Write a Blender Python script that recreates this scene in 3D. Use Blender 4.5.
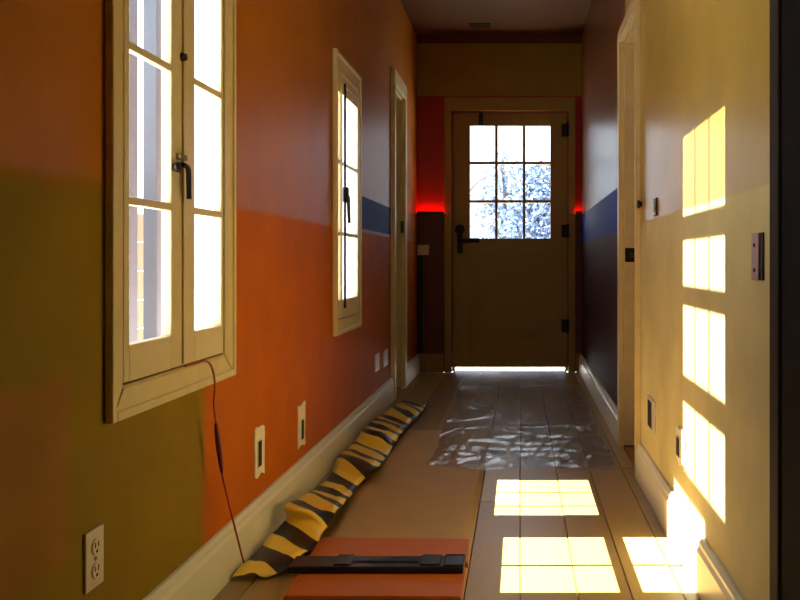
import bpy, bmesh, math, random
from mathutils import Vector, Matrix

# ------------------------------------------------------------------ scene, camera, light
for o in list(bpy.data.objects):
    bpy.data.objects.remove(o, do_unlink=True)
scene = bpy.context.scene
COL = scene.collection
random.seed(7)

F = 890.0            # focal length in pixels of the 800x600 photograph
PX, PY = 520.0, 262.0
CZ = 0.866           # camera height
cam_d = bpy.data.cameras.new('camera')
cam_d.sensor_width = 36.0
cam_d.lens = F / 800.0 * 36.0
cam_d.shift_x = -(PX - 400.0) / 800.0
cam_d.shift_y = (PY - 300.0) / 800.0
cam_d.clip_start = 0.02
cam = bpy.data.objects.new('camera', cam_d)
COL.objects.link(cam)
cam.location = (0, 0, CZ)
cam.rotation_euler = (math.radians(90), 0, 0)
scene.camera = cam

world = bpy.data.worlds.new('world')
scene.world = world
world.use_nodes = True
wn = world.node_tree.nodes
bg = wn['Background']
bg.inputs['Color'].default_value = (0.78, 0.88, 1.0, 1)
bg.inputs['Strength'].default_value = 3.0

SLOPE = 4.0          # the sun falls 4 m for each metre across the hall, none along it
sun_d = bpy.data.lights.new('sun', 'SUN')
sun_d.energy = 60.0
sun_d.angle = 0.0016
sun_d.color = (1.0, 0.98, 0.94)
sun = bpy.data.objects.new('sun', sun_d)
COL.objects.link(sun)
sun.rotation_euler = Vector((1, 0, -SLOPE)).to_track_quat('-Z', 'Y').to_euler()
sun.location = (-3, 3, 8)

vs = scene.view_settings
vs.view_transform = 'Standard'
vs.look = 'None'
vs.exposure = 0.0
vs.gamma = 1.0
vs.use_curve_mapping = False

# ------------------------------------------------------------------ dimensions
XL, XR, YB, ZC = -0.81, 0.485, 7.0, 2.64
YF = -1.2
def onX(px, py, X):
    Y = F * X / (px - PX)
    return Vector((X, Y, CZ - (py - PY) * Y / F))
def onFloor(px, py, z=0.0):
    Y = F * (CZ - z) / (py - PY)
    return Vector(((px - PX) / F * Y, Y, z))
def onY(px, py, Y):
    return Vector(((px - PX) / F * Y, Y, CZ - (py - PY) / F * Y))

# ------------------------------------------------------------------ materials
def lin(c):
    return tuple(((v / 12.92) if v <= 0.04045 else ((v + 0.055) / 1.055) ** 2.4) for v in [x / 255.0 for x in c])
def new_mat(name):
    m = bpy.data.materials.new(name)
    m.use_nodes = True
    nt = m.node_tree
    return m, nt, nt.nodes['Principled BSDF']
def mat(name, rgb, rough=0.5, var=0.12, scale=8.0, bump=0.0, bscale=60.0, metal=0.0, spec=0.5, stretch=None, coat=0.0):
    m, nt, p = new_mat(name)
    c = lin(rgb)
    tc = nt.nodes.new('ShaderNodeTexCoord')
    src = tc.outputs['Object']
    if stretch:
        mp = nt.nodes.new('ShaderNodeMapping')
        mp.inputs['Scale'].default_value = stretch
        nt.links.new(src, mp.inputs['Vector'])
        src = mp.outputs['Vector']
    n = nt.nodes.new('ShaderNodeTexNoise')
    n.inputs['Scale'].default_value = scale
    n.inputs['Detail'].default_value = 5
    nt.links.new(src, n.inputs['Vector'])
    mix = nt.nodes.new('ShaderNodeMix')
    mix.data_type = 'RGBA'
    mix.inputs[6].default_value = (*[v * (1 - var) for v in c], 1)
    mix.inputs[7].default_value = (*[min(1, v * (1 + var)) for v in c], 1)
    nt.links.new(n.outputs['Fac'], mix.inputs[0])
    nt.links.new(mix.outputs[2], p.inputs['Base Color'])
    p.inputs['Roughness'].default_value = rough
    p.inputs['Metallic'].default_value = metal
    p.inputs['Specular IOR Level'].default_value = spec
    p.inputs['Coat Weight'].default_value = coat
    if bump > 0:
        nb = nt.nodes.new('ShaderNodeTexNoise')
        nb.inputs['Scale'].default_value = bscale
        nb.inputs['Detail'].default_value = 4
        nt.links.new(src, nb.inputs['Vector'])
        b = nt.nodes.new('ShaderNodeBump')
        b.inputs['Strength'].default_value = bump
        b.inputs['Distance'].default_value = 0.004
        nt.links.new(nb.outputs['Fac'], b.inputs['Height'])
        nt.links.new(b.outputs['Normal'], p.inputs['Normal'])
    return m

class Paint:
    """wall paint: fields of different colour with their own edges, in object coordinates"""
    def __init__(self, name, base, rough=0.34, spec=0.5, var=0.10):
        self.m, self.nt, self.p = new_mat(name)
        nt = self.nt
        self.tc = nt.nodes.new('ShaderNodeTexCoord')
        self.sep = nt.nodes.new('ShaderNodeSeparateXYZ')
        nt.links.new(self.tc.outputs['Object'], self.sep.inputs[0])
        self.wob = nt.nodes.new('ShaderNodeTexNoise')
        self.wob.inputs['Scale'].default_value = 9.0
        self.wob.inputs['Detail'].default_value = 3
        nt.links.new(self.tc.outputs['Object'], self.wob.inputs['Vector'])
        self.cur = None
        self.matte = []
        self.base = (*lin(base), 1)
        self.rough, self.spec, self.var = rough, spec, var
    def ramp(self, axis, lo, hi, soft):
        """1 inside lo..hi along the axis"""
        nt = self.nt
        out = None
        for edge, sgn in ((lo, 1), (hi, -1)):
            if edge is None:
                continue
            w = nt.nodes.new('ShaderNodeMath'); w.operation = 'MULTIPLY_ADD'
            nt.links.new(self.wob.outputs['Fac'], w.inputs[0])
            w.inputs[1].default_value = soft * 1.2
            nt.links.new(self.sep.outputs[axis], w.inputs[2])
            mr = nt.nodes.new('ShaderNodeMapRange')
            mr.interpolation_type = 'SMOOTHSTEP'
            e = edge + soft * 0.6
            mr.inputs[1].default_value = e - soft
            mr.inputs[2].default_value = e + soft
            mr.inputs[3].default_value = 0.0 if sgn > 0 else 1.0
            mr.inputs[4].default_value = 1.0 if sgn > 0 else 0.0
            nt.links.new(w.outputs[0], mr.inputs[0])
            if out is None:
                out = mr.outputs[0]
            else:
                mu = nt.nodes.new('ShaderNodeMath'); mu.operation = 'MULTIPLY'
                nt.links.new(out, mu.inputs[0]); nt.links.new(mr.outputs[0], mu.inputs[1])
                out = mu.outputs[0]
        return out
    def field(self, rgb, a=(None, None), z=(None, None), axis=1, soft=0.006, amount=1.0, matte=False):
        nt = self.nt
        fa = self.ramp(axis, a[0], a[1], soft) if (a[0] is not None or a[1] is not None) else None
        fz = self.ramp(2, z[0], z[1], soft) if (z[0] is not None or z[1] is not None) else None
        if fa and fz:
            mu = nt.nodes.new('ShaderNodeMath'); mu.operation = 'MULTIPLY'
            nt.links.new(fa, mu.inputs[0]); nt.links.new(fz, mu.inputs[1])
            f = mu.outputs[0]
        else:
            f = fa or fz
        if amount < 1:
            mu = nt.nodes.new('ShaderNodeMath'); mu.operation = 'MULTIPLY'
            nt.links.new(f, mu.inputs[0]); mu.inputs[1].default_value = amount
            f = mu.outputs[0]
        if matte:
            self.matte.append(f)
        mix = nt.nodes.new('ShaderNodeMix'); mix.data_type = 'RGBA'
        if self.cur is None:
            mix.inputs[6].default_value = self.base
        else:
            nt.links.new(self.cur, mix.inputs[6])
        mix.inputs[7].default_value = (*lin(rgb), 1)
        nt.links.new(f, mix.inputs[0])
        self.cur = mix.outputs[2]
    def done(self):
        nt, p = self.nt, self.p
        n = nt.nodes.new('ShaderNodeTexNoise')
        n.inputs['Scale'].default_value = 5.0
        n.inputs['Detail'].default_value = 8
        nt.links.new(self.tc.outputs['Object'], n.inputs['Vector'])
        mr = nt.nodes.new('ShaderNodeMapRange')
        mr.inputs[1].default_value = 0.3; mr.inputs[2].default_value = 0.7
        mr.inputs[3].default_value = 1 - self.var; mr.inputs[4].default_value = 1 + self.var
        nt.links.new(n.outputs['Fac'], mr.inputs[0])
        sc = nt.nodes.new('ShaderNodeVectorMath'); sc.operation = 'SCALE'
        if self.cur is None:
            sc.inputs[0].default_value = self.base[:3]
        else:
            nt.links.new(self.cur, sc.inputs[0])
        nt.links.new(mr.outputs[0], sc.inputs['Scale'])
        nt.links.new(sc.outputs[0], p.inputs['Base Color'])
        p.inputs['Roughness'].default_value = self.rough
        p.inputs['Specular IOR Level'].default_value = self.spec
        if self.matte:                                   # the lower paints are a flatter finish
            acc = None
            for f in self.matte:
                if acc is None:
                    acc = f
                else:
                    mxn = nt.nodes.new('ShaderNodeMath'); mxn.operation = 'MAXIMUM'
                    nt.links.new(acc, mxn.inputs[0]); nt.links.new(f, mxn.inputs[1]); acc = mxn.outputs[0]
            ms_ = nt.nodes.new('ShaderNodeMapRange')
            ms_.inputs[3].default_value = self.spec; ms_.inputs[4].default_value = 0.10
            nt.links.new(acc, ms_.inputs[0]); nt.links.new(ms_.outputs[0], p.inputs['Specular IOR Level'])
            mr_ = nt.nodes.new('ShaderNodeMapRange')
            mr_.inputs[3].default_value = self.rough; mr_.inputs[4].default_value = 0.62
            nt.links.new(acc, mr_.inputs[0]); nt.links.new(mr_.outputs[0], p.inputs['Roughness'])
        nb = nt.nodes.new('ShaderNodeTexNoise')
        nb.inputs['Scale'].default_value = 55.0
        nb.inputs['Detail'].default_value = 4
        nt.links.new(self.tc.outputs['Object'], nb.inputs['Vector'])
        b = nt.nodes.new('ShaderNodeBump')
        b.inputs['Strength'].default_value = 0.16
        b.inputs['Distance'].default_value = 0.003
        nt.links.new(nb.outputs['Fac'], b.inputs['Height'])
        nt.links.new(b.outputs['Normal'], p.inputs['Normal'])
        return self.m

def glass_mat(name, tint, gloss=0.08):
    m = bpy.data.materials.new(name)
    m.use_nodes = True
    nt = m.node_tree
    nt.nodes.remove(nt.nodes['Principled BSDF'])
    out = nt.nodes['Material Output']
    t = nt.nodes.new('ShaderNodeBsdfTransparent'); t.inputs[0].default_value = (*tint, 1)
    g = nt.nodes.new('ShaderNodeBsdfGlossy'); g.inputs['Roughness'].default_value = 0.05
    n = nt.nodes.new('ShaderNodeTexNoise'); n.inputs['Scale'].default_value = 14
    mr = nt.nodes.new('ShaderNodeMapRange')
    mr.inputs[3].default_value = gloss * 0.5; mr.inputs[4].default_value = gloss * 1.5
    nt.links.new(n.outputs['Fac'], mr.inputs[0])
    mx = nt.nodes.new('ShaderNodeMixShader')
    nt.links.new(mr.outputs[0], mx.inputs[0])
    nt.links.new(t.outputs[0], mx.inputs[1]); nt.links.new(g.outputs[0], mx.inputs[2])
    nt.links.new(mx.outputs[0], out.inputs[0])
    return m

M = {}
pl = Paint('paint_wall_left', (178, 103, 8), rough=0.42, spec=0.36)
pl.field((190, 96, 8), z=(None, 1.02), soft=0.012, matte=True)
pl.field((142, 113, 18), a=(None, 2.28), z=(None, 1.02), soft=0.035)
pl.field((160, 104, 36), a=(None, 1.60), z=(0.33, 0.66), soft=0.02, amount=0.75)
pl.field((16, 34, 130), a=(4.30, 5.75), z=(1.035, 1.205), soft=0.004, matte=True)
M['wall_left'] = pl.done()
pr = Paint('paint_wall_right', (198, 164, 76), rough=0.30, spec=0.5)
pr.field((218, 202, 140), z=(None, 1.02), soft=0.008, matte=True)
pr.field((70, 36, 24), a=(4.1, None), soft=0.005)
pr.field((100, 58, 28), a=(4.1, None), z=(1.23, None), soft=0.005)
pr.field((14, 30, 120), a=(4.1, None), z=(1.012, 1.235), soft=0.004, matte=True)
M['wall_right'] = pr.done()
pb = Paint('paint_wall_back', (156, 124, 40), rough=0.45)
pb.field((170, 22, 10), z=(1.26, 2.17), soft=0.004)
pb.field((96, 40, 28), z=(None, 1.26), soft=0.004)
M['wall_back'] = pb.done()
M['wall_front'] = mat('paint_wall_front', (150, 110, 50), 0.5)
M['ceiling'] = mat('paint_ceiling', (88, 54, 18), 0.8, bump=0.1, spec=0.2)
M['trim'] = mat('cream_trim_paint', (226, 206, 160), 0.35, var=0.08, scale=14, bump=0.08, bscale=40)
M['trim_old'] = mat('old_ivory_trim_paint', (222, 200, 144), 0.4, var=0.14, scale=18, bump=0.12, bscale=30)
M['base'] = mat('ivory_baseboard_paint', (228, 220, 190), 0.35, var=0.08, scale=10)
M['door'] = mat('ochre_door_paint', (164, 130, 62), 0.45, var=0.1, scale=12)
M['dark_frame'] = mat('worn_dark_frame_paint', (46, 32, 16), 0.7, var=0.5, scale=16, spec=0.2)
M['unlit_room'] = mat('unlit_room_black', (12, 9, 11), 0.8, var=0.2, spec=0.1)  # darkness of the room beyond the doorway, put into the leaf colour
M['black'] = mat('black_iron', (16, 14, 14), 0.4, metal=0.3)
M['black_plastic'] = mat('black_plastic', (9, 10, 12), 0.35)
M['grey_metal'] = mat('dark_grey_metal', (60, 64, 66), 0.4, metal=0.6)
M['dark_brown'] = mat('dark_bronze', (48, 32, 20), 0.4, metal=0.4)
M['brown_wood'] = mat('bare_brown_wood', (156, 98, 40), 0.5, var=0.25, scale=30)
M['brass'] = mat('brass', (150, 120, 60), 0.3, metal=0.8)
M['plate'] = mat('ivory_plastic', (214, 200, 178), 0.35, var=0.04)
M['plaster'] = mat('white_plaster', (236, 226, 200), 0.7, var=0.08, scale=40)
M['pink_plate'] = mat('dusty_pink_metal', (176, 142, 132), 0.4, var=0.1, scale=40)
M['hole'] = mat('dark_cavity', (10, 8, 8), 0.8)
M['green'] = mat('green_brass', (60, 96, 44), 0.4)
M['cord'] = mat('red_brown_cord', (168, 56, 26), 0.45)
M['cord_dark'] = mat('dark_red_sleeve', (120, 20, 14), 0.4)
M['orange'] = mat('orange_board', (184, 92, 8), 0.5, var=0.14, scale=20, bump=0.1)
M['paper'] = mat('brown_kraft_paper', (180, 144, 80), 0.6, var=0.10, scale=6, bump=0.25, bscale=90)
M['outside'] = mat('pale_paving', (206, 204, 200), 0.8, var=0.1)
M['post'] = mat('pale_grey_post', (92, 98, 110), 0.6)
M['fence'] = mat('weathered_fence_board', (140, 122, 96), 0.7, var=0.2, scale=20)
M['added_eave'] = mat('added_eave_board', (150, 130, 100), 0.7)
M['bark'] = mat('grey_bark', (82, 76, 78), 0.8, var=0.2)
M['leaf'] = mat('blue_grey_leaves', (104, 122, 152), 0.7, var=0.25, scale=3)
M['house'] = mat('pale_blue_render', (120, 138, 168), 0.8)
M['lining'] = mat('white_reveal_paint', (252, 252, 252), 0.6, var=0.01)
M['glass'] = glass_mat('window_glass', (0.97, 0.98, 0.98), 0.05)
def plank_mat(name, rgb, seed):
    m = mat(name, rgb, 0.36, var=0.14, scale=5.0, bump=0.06, bscale=18, stretch=(14.0, 1.0, 1.0), spec=0.5)
    return m
M['planks'] = [plank_mat('oak_plank_%d' % i, c, i) for i, c in enumerate([(168, 136, 74), (161, 129, 69), (172, 141, 80), (154, 122, 65)])]

# tape: yellow and black bars printed across it, in ribbon coordinates
m, nt, p = new_mat('hazard_stripes')
uv = nt.nodes.new('ShaderNodeUVMap'); uv.uv_map = 'ribbon'
sp = nt.nodes.new('ShaderNodeSeparateXYZ')
nt.links.new(uv.outputs[0], sp.inputs[0])
a = nt.nodes.new('ShaderNodeMath'); a.operation = 'MULTIPLY_ADD'
nt.links.new(sp.outputs[0], a.inputs[0]); a.inputs[1].default_value = 0.07
nt.links.new(sp.outputs[1], a.inputs[2])
d = nt.nodes.new('ShaderNodeMath'); d.operation = 'DIVIDE'
nt.links.new(a.outputs[0], d.inputs[0]); d.inputs[1].default_value = 0.19
fr = nt.nodes.new('ShaderNodeMath'); fr.operation = 'FRACT'
nt.links.new(d.outputs[0], fr.inputs[0])
gt = nt.nodes.new('ShaderNodeMath'); gt.operation = 'GREATER_THAN'
nt.links.new(fr.outputs[0], gt.inputs[0]); gt.inputs[1].default_value = 0.54
mx = nt.nodes.new('ShaderNodeMix'); mx.data_type = 'RGBA'
mx.inputs[6].default_value = (*lin((255, 212, 60)), 1)
mx.inputs[7].default_value = (*lin((26, 20, 18)), 1)
nt.links.new(gt.outputs[0], mx.inputs[0])
nt.links.new(mx.outputs[2], p.inputs['Base Color'])
p.inputs['Roughness'].default_value = 0.4
M['hazard'] = m

# clear plastic film: mostly see-through with a soft sheen
m = bpy.data.materials.new('clear_film'); m.use_nodes = True
nt = m.node_tree; nt.nodes.remove(nt.nodes['Principled BSDF'])
t = nt.nodes.new('ShaderNodeBsdfTransparent'); t.inputs[0].default_value = (0.97, 0.98, 1.0, 1)
g = nt.nodes.new('ShaderNodeBsdfGlossy'); g.inputs['Roughness'].default_value = 0.18
fz = nt.nodes.new('ShaderNodeFresnel'); fz.inputs['IOR'].default_value = 1.2
nz = nt.nodes.new('ShaderNodeTexNoise'); nz.inputs['Scale'].default_value = 12.0; nz.inputs['Distortion'].default_value = 1.5
bp = nt.nodes.new('ShaderNodeBump'); bp.inputs['Strength'].default_value = 0.25; bp.inputs['Distance'].default_value = 0.006
nt.links.new(nz.outputs['Fac'], bp.inputs['Height'])
nt.links.new(bp.outputs['Normal'], g.inputs['Normal']); nt.links.new(bp.outputs['Normal'], fz.inputs['Normal'])
ms = nt.nodes.new('ShaderNodeMixShader')
fm = nt.nodes.new('ShaderNodeMath'); fm.operation = 'MULTIPLY'; fm.inputs[1].default_value = 0.42
nt.links.new(fz.outputs[0], fm.inputs[0]); nt.links.new(fm.outputs[0], ms.inputs[0]); nt.links.new(t.outputs[0], ms.inputs[1]); nt.links.new(g.outputs[0], ms.inputs[2])
nt.links.new(ms.outputs[0], nt.nodes['Material Output'].inputs[0])
M['film'] = m

# red light strip
m, nt, p = new_mat('red_light')
p.inputs['Base Color'].default_value = (0.8, 0.02, 0.01, 1)
p.inputs['Emission Color'].default_value = (1.0, 0.012, 0.002, 1)
p.inputs['Emission Strength'].default_value = 60.0
M['red_light'] = m

# ------------------------------------------------------------------ mesh helpers (all in world coordinates)
def box(bm, x0, x1, y0, y1, z0, z1, bevel=0.0):
    if x0 > x1: x0, x1 = x1, x0
    if y0 > y1: y0, y1 = y1, y0
    if z0 > z1: z0, z1 = z1, z0
    vs_ = [bm.verts.new(c) for c in ((x0,y0,z0),(x1,y0,z0),(x1,y1,z0),(x0,y1,z0),(x0,y0,z1),(x1,y0,z1),(x1,y1,z1),(x0,y1,z1))]
    fs = [bm.faces.new([vs_[i] for i in f]) for f in ((3,2,1,0),(4,5,6,7),(0,1,5,4),(1,2,6,5),(2,3,7,6),(3,0,4,7))]
    if bevel > 0:
        es = list({e for f in fs for e in f.edges})
        bmesh.ops.bevel(bm, geom=es, offset=bevel, segments=2, affect='EDGES', profile=0.5)
    return bm
def prism(bm, pts, axis, a0, a1):
    """polygon pts (two coordinates of the other axes, in order) extruded along the axis"""
    def mk(p, a):
        c = [0, 0, 0]
        oth = [i for i in range(3) if i != axis]
        c[oth[0]], c[oth[1]], c[axis] = p[0], p[1], a
        return bm.verts.new(c)
    A = [mk(p, a0) for p in pts]; B = [mk(p, a1) for p in pts]
    bm.faces.new(A); bm.faces.new(list(reversed(B)))
    n = len(pts)
    for i in range(n):
        bm.faces.new((A[i], B[i], B[(i + 1) % n], A[(i + 1) % n]))
    bmesh.ops.recalc_face_normals(bm, faces=bm.faces[:])
    return bm
def tube(bm, pts, r, seg=8, caps=True):
    pts = [Vector(p) for p in pts]
    rs = r if isinstance(r, (list, tuple)) else [r] * len(pts)
    rings = []
    up = Vector((0.13, 0.2, 0.97))
    for i, p in enumerate(pts):
        t = (pts[min(i + 1, len(pts) - 1)] - pts[max(i - 1, 0)]).normalized()
        u = t.cross(up)
        if u.length < 0.05:
            u = t.cross(Vector((1, 0, 0)))
        u.normalize(); v = t.cross(u).normalized()
        rings.append([bm.verts.new(p + (u * math.cos(k * 2 * math.pi / seg) + v * math.sin(k * 2 * math.pi / seg)) * rs[i]) for k in range(seg)])
    for a_, b_ in zip(rings, rings[1:]):
        for k in range(seg):
            bm.faces.new((a_[k], a_[(k + 1) % seg], b_[(k + 1) % seg], b_[k]))
    if caps:
        bm.faces.new(list(reversed(rings[0]))); bm.faces.new(rings[-1])
    bmesh.ops.recalc_face_normals(bm, faces=bm.faces[:])
    return bm
def spline(pts, n=8):
    pts = [Vector(p) for p in pts]
    out = []
    for i in range(len(pts) - 1):
        p0, p1, p2, p3 = pts[max(i - 1, 0)], pts[i], pts[i + 1], pts[min(i + 2, len(pts) - 1)]
        for k in range(n):
            t = k / n
            out.append(0.5 * ((2 * p1) + (p2 - p0) * t + (2 * p0 - 5 * p1 + 4 * p2 - p3) * t * t + (3 * p1 - p0 - 3 * p2 + p3) * t ** 3))
    out.append(pts[-1])
    return out
def B():
    return bmesh.new()
def root_loc(o):
    v = Vector((0, 0, 0))
    while o:
        v += o.location
        o = o.parent
    return v
def obj(name, bm, material, parent=None, loc=None, smooth=False):
    """links bm (world coordinates) as one mesh object; its origin goes to loc or stays with its parent"""
    me = bpy.data.meshes.new(name)
    base = root_loc(parent) if parent else Vector((0, 0, 0))
    off = Vector(loc) - base if loc is not None else Vector((0, 0, 0))
    bm.transform(Matrix.Translation(-(base + off)))
    bmesh.ops.recalc_face_normals(bm, faces=bm.faces[:])
    bm.to_mesh(me); bm.free()
    me.materials.append(M[material] if isinstance(material, str) else material)
    if smooth:
        for f in me.polygons:
            f.use_smooth = True
    o = bpy.data.objects.new(name, me)
    COL.objects.link(o)
    o.location = off
    if parent:
        o.parent = parent
    return o
def thing(name, label, cat, loc, group=None, kind=None):
    o = bpy.data.objects.new(name, None)
    COL.objects.link(o)
    o.location = loc
    o.empty_display_size = 0.1
    return tag(o, label, cat, group, kind)
def tag(o, label, cat, group=None, kind=None):
    o['label'] = label; o['category'] = cat
    if group: o['group'] = group
    if kind: o['kind'] = kind
    return o
def cells(lo, hi, cuts):
    return sorted(set([lo, hi] + [c for c in cuts if lo < c < hi]))
def slab(bm, fixed, t0, t1, a0, a1, b0, b1, holes):
    """a flat slab (thickness t0..t1 along the fixed axis) with rectangular holes (a0,a1,b0,b1)"""
    As = cells(a0, a1, [h[0] for h in holes] + [h[1] for h in holes])
    Bs = cells(b0, b1, [h[2] for h in holes] + [h[3] for h in holes])
    for i in range(len(As) - 1):
        run = None
        for j in range(len(Bs) - 1):
            ca, cb = (As[i] + As[i + 1]) / 2, (Bs[j] + Bs[j + 1]) / 2
            solid = not any(h[0] < ca < h[1] and h[2] < cb < h[3] for h in holes)
            if solid:
                run = (run[0], Bs[j + 1]) if run else (Bs[j], Bs[j + 1])
            if run and (not solid or j == len(Bs) - 2):
                if fixed == 0: box(bm, t0, t1, As[i], As[i + 1], run[0], run[1])
                elif fixed == 1: box(bm, As[i], As[i + 1], t0, t1, run[0], run[1])
                else: box(bm, As[i], As[i + 1], run[0], run[1], t0, t1)
                run = None
    return bm

# ------------------------------------------------------------------ openings
W1 = dict(y0=1.738, y1=2.480, z0=0.556, z1=1.775)     # outer edges of the casings
W2 = dict(y0=3.850, y1=4.450, z0=0.550, z1=1.785)
LD = dict(y0=5.62, y1=6.10, z1=1.99)                   # clear openings of the side doorways
RD = dict(y0=3.58, y1=4.16, z1=1.90)
DD = dict(x0=-0.531, x1=0.372, z0=0.035, z1=2.045)     # back door leaf
HOLE1 = (W1['y0'] + 0.05, W1['y1'] - 0.085, W1['z0'] + 0.06, W1['z1'] - 0.08)
HOLE2 = (W2['y0'] + 0.04, W2['y1'] - 0.07, W2['z0'] + 0.06, W2['z1'] - 0.08)
T = 0.14
TL = 0.06      # the left wall is a thin partition

# ------------------------------------------------------------------ the shell
w = obj('wall_left', slab(B(), 0, XL - TL, XL, YF, YB + T, 0, ZC, [HOLE1, HOLE2, (LD['y0'], LD['y1'], 0, LD['z1'])]), 'wall_left')
tag(w, 'orange and olive painted plaster wall with a short navy stripe', 'wall', kind='structure')
YD = 1.688     # the right wall's near edge, where a dark doorway starts
w = obj('wall_right', slab(B(), 0, XR, XR + T, YF, YB + T, 0, ZC, [(RD['y0'], RD['y1'], 0, RD['z1']), (0.85, YD, 0, 2.05)]), 'wall_right')
tag(w, 'glossy yellow painted wall with sunlit squares on it', 'wall', kind='structure')
w = obj('wall_back', slab(B(), 1, YB, YB + T, XL, XR, 0, ZC, [(DD['x0'] - 0.004, DD['x1'] + 0.004, 0, DD['z1'] + 0.004)]), 'wall_back')
tag(w, 'red end wall with maroon below and ochre above the door', 'wall', kind='structure')
w = obj('wall_front', box(B(), XL - T, XR + T, YF - T, YF, 0, ZC), 'wall_front')
tag(w, 'plain ochre wall behind the viewpoint', 'wall', kind='structure')

# added roof light, out of view, shaped to throw the sun patches: bars and panels leave the lit squares free (positions follow the sun's slope up to the ceiling)
def cx(x, z): return x - (ZC - z) / SLOPE
SK = (-0.79, 0.20, 1.98, 3.62)
cl = obj('ceiling', slab(B(), 2, ZC, ZC + 0.006, XL - T, XR + T, YF - T, YB + T, [SK]), 'ceiling')
tag(cl, 'brown painted flat ceiling with an added glazed roof light', 'ceiling', kind='structure')
sk = thing('added_roof_light', 'wooden barred roof light in the brown ceiling', 'window', (-0.3, 2.8, ZC), kind='structure')
lights = []
ys_low = [(2.335, 2.536), (2.550, 2.80)]
ys_wall = [(2.106, 2.277), (2.291, 2.460), (2.474, 2.648)]
ys_up = [(3.05, 3.155), (3.168, 3.343), (3.356, 3.535)]
for y0, y1 in ys_low:
    lights.append((cx(-0.053, 0), cx(0.262, 0), y0, y1))
    lights.append((cx(0.322, 0), cx(XR, 0.185), y0, y1))
for y0, y1 in ys_wall:
    for z0, z1 in ((0.245, 0.452), (0.527, 0.738), (0.7916, 0.9285), (0.997, 1.235)):
        lights.append((cx(XR, z0), cx(XR, z1), y0, y1))
for y0, y1 in ys_up:
    lights.append((cx(-0.09, 0), cx(0.27, 0), y0, y1))
obj('sun_mask_bars', slab(B(), 2, ZC, ZC + 0.005, SK[0], SK[1], SK[2], SK[3], lights), 'trim', sk)
cb = B()
box(cb, SK[0] - 0.05, SK[0], SK[2] - 0.05, SK[3] + 0.05, ZC + 0.006, ZC + 0.03)
box(cb, SK[1], SK[1] + 0.05, SK[2] - 0.05, SK[3] + 0.05, ZC + 0.006, ZC + 0.03)
box(cb, SK[0], SK[1], SK[2] - 0.05, SK[2], ZC + 0.006, ZC + 0.03)
box(cb, SK[0], SK[1], SK[3], SK[3] + 0.05, ZC + 0.006, ZC + 0.03)
obj('mask_kerb', cb, 'trim', sk)
obj('pane', box(B(), SK[0], SK[1], SK[2], SK[3], ZC + 0.014, ZC + 0.018), 'glass', sk)

# floor and its planks
fl = obj('floor', box(B(), XL, XR, YF, YB + T, -0.06, -0.018), 'wall_front', loc=(0, 0, 0))
tag(fl, 'brown plank floor with dark joints running to the door', 'floor', kind='structure')
edges = [XL, -0.725, -0.58, -0.435, -0.29, -0.145, 0.0, 0.15, 0.29, 0.425, XR]
g = 0.0013
for i in range(len(edges) - 1):
    cuts = [YF]
    y = YF + random.uniform(0.8, 2.4)
    while y < YB - 0.5:
        cuts.append(y); y += random.uniform(1.5, 2.9)
    cuts.append(YB)
    for j in range(len(cuts) - 1):
        bm = B()
        dz = random.uniform(-0.0015, 0.0)
        box(bm, edges[i] + g, edges[i + 1] - g, cuts[j] + 0.001, cuts[j + 1] - 0.001, -0.018, dz)
        es = [e for e in bm.edges if all(v.co.z > -0.01 for v in e.verts)]
        bmesh.ops.bevel(bm, geom=es, offset=0.0015, segments=1, affect='EDGES')
        obj('plank', bm, random.choice(M['planks']), fl, loc=((edges[i] + edges[i + 1]) / 2, (cuts[j] + cuts[j + 1]) / 2, 0))

# baseboards: profile with a rounded cap
def baseboard(name, side, y0, y1, label):
    h, t = 0.142, 0.022
    prof = [(0, 0), (t, 0), (t, h * 0.78), (t * 0.75, h * 0.86), (t * 0.72, h * 0.93), (t * 0.4, h), (0, h)]
    xw = XL if side < 0 else XR
    pts = [(xw - side * px_, pz) for px_, pz in prof]
    o = obj(name, prism(B(), pts, 1, y0, y1), 'base', loc=(xw, (y0 + y1) / 2, 0))
    tag(o, label, 'baseboard', kind='structure')
baseboard('baseboard_left', -1, YF, LD['y0'] - 0.05, 'ivory baseboard along the orange and olive wall')
baseboard('baseboard_left_far', -1, LD['y1'] + 0.10, YB, 'short baseboard between left doorway and red end wall')
baseboard('baseboard_right', 1, YD + 0.10, RD['y0'] - 0.012, 'ivory baseboard below the sunlit yellow wall')
baseboard('baseboard_right_far', 1, RD['y1'] + 0.06, YB, 'dim baseboard beyond the narrow right doorway')
for nm, x0, x1, lb in (('baseboard_back_left', XL, DD['x0'] - 0.07, 'ochre baseboard below maroon wall, latch side of the glazed door'),
                       ('baseboard_back_right', DD['x1'] + 0.07, XR, 'ochre baseboard sliver on hinge side of the glazed door')):
    o = obj(nm, prism(B(), [(YB, 0), (YB - 0.02, 0), (YB - 0.02, 0.12), (YB - 0.012, 0.14), (YB, 0.145)], 0, x0, x1), 'door', loc=((x0 + x1) / 2, YB, 0))
    tag(o, lb, 'baseboard', kind='structure')
# crown moulding at the end wall
o = obj('trim_1', prism(B(), [(YB, ZC - 0.055), (YB - 0.012, ZC - 0.05), (YB - 0.035, ZC - 0.012), (YB - 0.04, ZC), (YB, ZC)], 0, XL, XR), 'ceiling', loc=(-0.16, YB, ZC - 0.055))
tag(o, 'brown crown moulding above the ochre end wall', 'moulding', kind='structure')

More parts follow.
